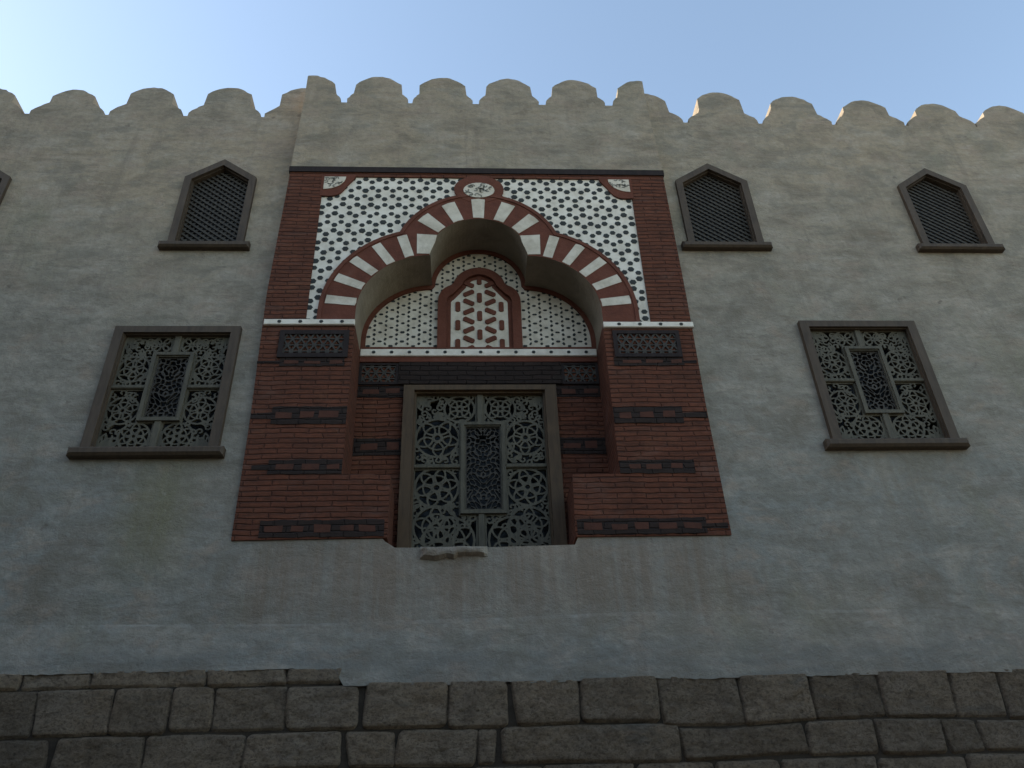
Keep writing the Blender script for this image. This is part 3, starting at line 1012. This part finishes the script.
# --- old stone courses under the plaster ----------------------------------------------------------
st = MB()
st.prism(rect(XL, XR, 0, 3.3), -.034, .45, 1)
st.prism(rect(XL, -1.02, 3.301, 3.40), -.034, .45, 1)
st.tone = [1.0]*len(st.f)
def wl(x, z):
    return noise.noise(Vector((x*.9, z*2.2, 5)))*.028+noise.noise(Vector((x*3.1, z*2, 9)))*.008
def block(x0, x1, z0, z1, gap, seed):
    nx = max(6, int((x1-x0)/.022)); nz = max(5, int((z1-z0)/.022))
    d = -.060+random.uniform(-.008, .007)
    g0, g1 = gap
    tl, tr, bl, br = [random.uniform(-.010, .010) for _ in range(4)]
    kx = [random.uniform(-.045, .045) for _ in range(2)]
    rc = min(random.uniform(.012, .04), (x1-x0)*.12, (z1-z0)*.1); tone = random.uniform(.80, 1.22)*(1.45 if z0 > 3.3 else 1.05)
    grid = []
    for j in range(nz+1):
        row = []
        for i in range(nx+1):
            u, v = i/nx, j/nz
            xa, xb = x0+g0+kx[0]*(v-.5), x1-g1+kx[0]*(v-.5)*.4+kx[1]*(v-.5)*.6
            za, zb_ = z0-.005+bl*(1-u)+br*u, z1+.005+tl*(1-u)+tr*u
            x, z = xa+(xb-xa)*u, za+(zb_-za)*v
            eu, ev = min(u, 1-u)*(xb-xa), min(v, 1-v)*(zb_-za)
            wob = noise.noise(Vector((x*8+seed, z*8, seed)))
            if i in (0, nx): x += wob*.007
            if j in (0, nz): z += wob*.006
            # worn, rounded corners
            cr = eu+ev
            if cr < rc*1.6:
                x += math.copysign(rc*.5*(1-cr/(rc*1.6)), .5-u); z += math.copysign(rc*.5*(1-cr/(rc*1.6)), .5-v)
            k = min(1, min(eu, ev)/.007); k = math.sqrt(max(0, 1-(1-k)**2))
            y = -.028+(d+.028)*k+(noise.noise(Vector((x*4, z*5, seed)))*.012+noise.noise(Vector((x*13, z*15, seed+3)))*.010
                                 + noise.noise(Vector((x*30, z*36, seed+7)))*.009)*k
            row.append(st.vert((x, y, z+wl(x, z0 if v < .5 else z1) if z0 > 2.5 and z1 < 3.3 else z+wl(x, z0)*(1-v) if z1 < 3.4 and z0 > 2.5 else z)))
        grid.append(row)
    for j in range(nz):
        for i in range(nx):
            st.f.append([grid[j][i], grid[j][i+1], grid[j+1][i+1], grid[j+1][i]]); st.m.append(0); st.tone.append(tone)


def course(z0, z1, joints, wide=()):
    for i, (a, b_) in enumerate(zip(joints, joints[1:])):
        gp = lambda q: .017 if q in wide else random.choice((-.006, -.005, -.003, 0))
        zz0 = z0(a) if callable(z0) else z0
        zz1 = z1((a+b_)/2) if callable(z1) else z1
        block(a, b_, zz0, zz1, (gp(a), gp(b_)), random.uniform(0, 50))


def fill(js, x0, x1, w=(.5, .85)):
    js = list(js)
    while js[0] > x0: js.insert(0, round(js[0]-random.uniform(*w), 3))
    while js[-1] < x1: js.append(round(js[-1]+random.uniform(*w), 3))
    js[0], js[-1] = x0, x1
    if js[1]-js[0] < .2: js.pop(1)
    if js[-1]-js[-2] < .2: js.pop(-2)
    return js


J0 = [-3.452, -2.929, -2.041, -1.423, -.985]
J1 = [-3.291, -2.723, -2.279, -1.954, -1.399, -.821, -.148, .345, .893, 1.523, 2.183, 2.76, 3.325, 3.919, 4.328]
J2 = [-3.098, -2.422, -1.677, -.932, -.542, .077, .244, 1.65, 2.65, 3.208, 3.753, 4.048]
course(3.322, 3.462, fill(J0, XL, -.985))
course(lambda a: 2.985 if a < 1 else 2.955, lambda x: 3.318 if x < -.99 else 3.335, fill(J1, XL, XR), (-.821, .345))
course(2.70, lambda x: 2.975 if x < 1 else 2.945, fill(J2, XL, XR), (-3.098, -.932, .244))
zc = 2.692
for hh in (.30, .33, .28, .34, .31, .33, .30, .36):
    zb = max(zc-hh, 0)
    course(zb, zc-.006, fill([round(random.uniform(-2, -1.2), 3), round(random.uniform(-.8, -.2), 3)], XL, XR))
    zc = zb
st.build('stone_base', [M['stone'], M['mortar']], B, 'courses of large worn old stone blocks with dark joints', smooth=True)

# ------------------------------------------------------------------ unseen houses added round the street to shade wall and arch
def shade_house(x0, x1, h, y, label, turn=0):
    r_ = bpy.data.objects.new('shade_house', None); COL.objects.link(r_); r_.location = ((x0+x1)/2, y, 0); r_.rotation_euler = (0, 0, turn)
    r_['label'] = label; r_['category'] = 'shade_house'
    xm = (x0+x1)/2
    n = max(2, int((x1-x0)/3.2)); fl = int(h/3.1)
    wins = []
    for i in range(n):
        for k in range(fl):
            c = x0+(x1-x0)*(i+.5)/n-xm
            wins.append((c-.5, c+.5, .9+k*3.1, 2.5+k*3.1))
    def m_prism(m, loops, a, b, mi=0):
        m.prism(loops, a, b, mi, back=True)
    m = MB()
    m.prism([rect(x0-xm, x1-xm, 0, h)]+[rect(*w_) for w_ in wins], -.35, 0, back=True)
    m.box(x0-xm, x0-xm+.3, -9, -.352, 0, h-.3); m.box(x1-xm-.3, x1-xm, -9, -.352, 0, h-.3)
    m.build('wall', M['ochre'], r_)
    m = MB(); m.box(x0-xm+.3, x1-xm-.3, -9, -.352, h-.6, h-.4); m.build('roof', M['roof'], r_)
    for w_ in wins:
        m = MB(); m.prism([rect(w_[0]-.08, w_[1]+.08, w_[2]-.08, w_[3]+.08), rect(w_[0]+.05, w_[1]-.05, w_[2]+.05, w_[3]-.05)], -.1, .06, back=True)
        f_ = m.build('window', M['frame'], r_)
        m = MB(); m.box(w_[0]-.02, w_[1]+.02, -.2, -.18, w_[2]-.02, w_[3]+.02); m.build('pane', M['glass'], f_)


shade_house(-40, -9.2, 17.6, -14.5, 'unseen ochre block added across the street to shade the wall, tallest of the row')
shade_house(-9, 7.8, 8.9, -15.5, 'unseen ochre block added across the street to shade the wall, second tallest and facing the portal')
shade_house(8, 26, 5.8, -15.5, 'unseen ochre block added across the street to shade the wall, lowest of the row')

shade_house(-31, -17, 14.5, -7, 'tall unseen ochre block added at the far left end of the street to keep the sun off it', -PI/2)  # added to stop low sun running along the street
shade_house(-48, -9.6, 8.4, .1, 'unseen ochre block added at the left end of the grey building to shade the street', PI)  # added beside the facade to block sun from the street

# ------------------------------------------------------------------ camera
F, PITCH, YAW, ROLL = 850, 33.09, 3.706, -2.171
p_, y_, r_ = map(math.radians, (PITCH, YAW, ROLL))
fw = Vector((math.sin(y_)*math.cos(p_), math.cos(y_)*math.cos(p_), math.sin(p_)))
rt = Vector((math.cos(y_), -math.sin(y_), 0)); up = rt.cross(fw)
rt2 = rt*math.cos(r_)+up*math.sin(r_); up2 = up*math.cos(r_)-rt*math.sin(r_)
cam = bpy.data.cameras.new('camera')
cam.sensor_width = 36; cam.lens = F/1024*36; cam.clip_end = 3000; cam.clip_start = .05
co = bpy.data.objects.new('camera', cam); COL.objects.link(co)
co.matrix_world = Matrix(((rt2.x, up2.x, -fw.x, 0), (rt2.y, up2.y, -fw.y, -7), (rt2.z, up2.z, -fw.z, 1.6), (0, 0, 0, 1)))
S.camera = co

# ------------------------------------------------------------------ daylight
SUN_EL, SUN_AZ = 27, -83      # azimuth from +Y (behind the wall) towards +X
w = bpy.data.worlds.new('World'); S.world = w; w.use_nodes = True
nt = w.node_tree
sky = nt.nodes.new('ShaderNodeTexSky'); sky.sky_type = 'NISHITA'; sky.sun_disc = False
sky.sun_elevation = math.radians(SUN_EL); sky.sun_rotation = math.radians(SUN_AZ)
sky.air_density = 1.0; sky.dust_density = .6; sky.ozone_density = .2
bg = nt.nodes['Background']; bg.inputs['Strength'].default_value = .15
tint = nt.nodes.new('ShaderNodeMix'); tint.data_type = 'RGBA'; tint.blend_type = 'MULTIPLY'   # dusty city air
tint.inputs[0].default_value = 1; tint.inputs[7].default_value = (1.06, 1.0, .90, 1)
nt.links.new(sky.outputs[0], tint.inputs[6]); nt.links.new(tint.outputs[2], bg.inputs[0])
sl = bpy.data.lights.new('sun', 'SUN'); sl.energy = 3.2; sl.angle = math.radians(.5); sl.color = (1, .88, .72)
so = bpy.data.objects.new('sun', sl); COL.objects.link(so)
e, a = math.radians(SUN_EL), math.radians(SUN_AZ)
sd = Vector((math.sin(a)*math.cos(e), math.cos(a)*math.cos(e), math.sin(e)))
so.rotation_euler = sd.to_track_quat('Z', 'Y').to_euler(); so.location = (-20, 10, 30)

S.render.engine = 'CYCLES'
S.view_settings.view_transform = 'Standard'; S.view_settings.look = 'None'
S.view_settings.gamma = 1; S.view_settings.use_curve_mapping = False
S.view_settings.exposure = 1.43
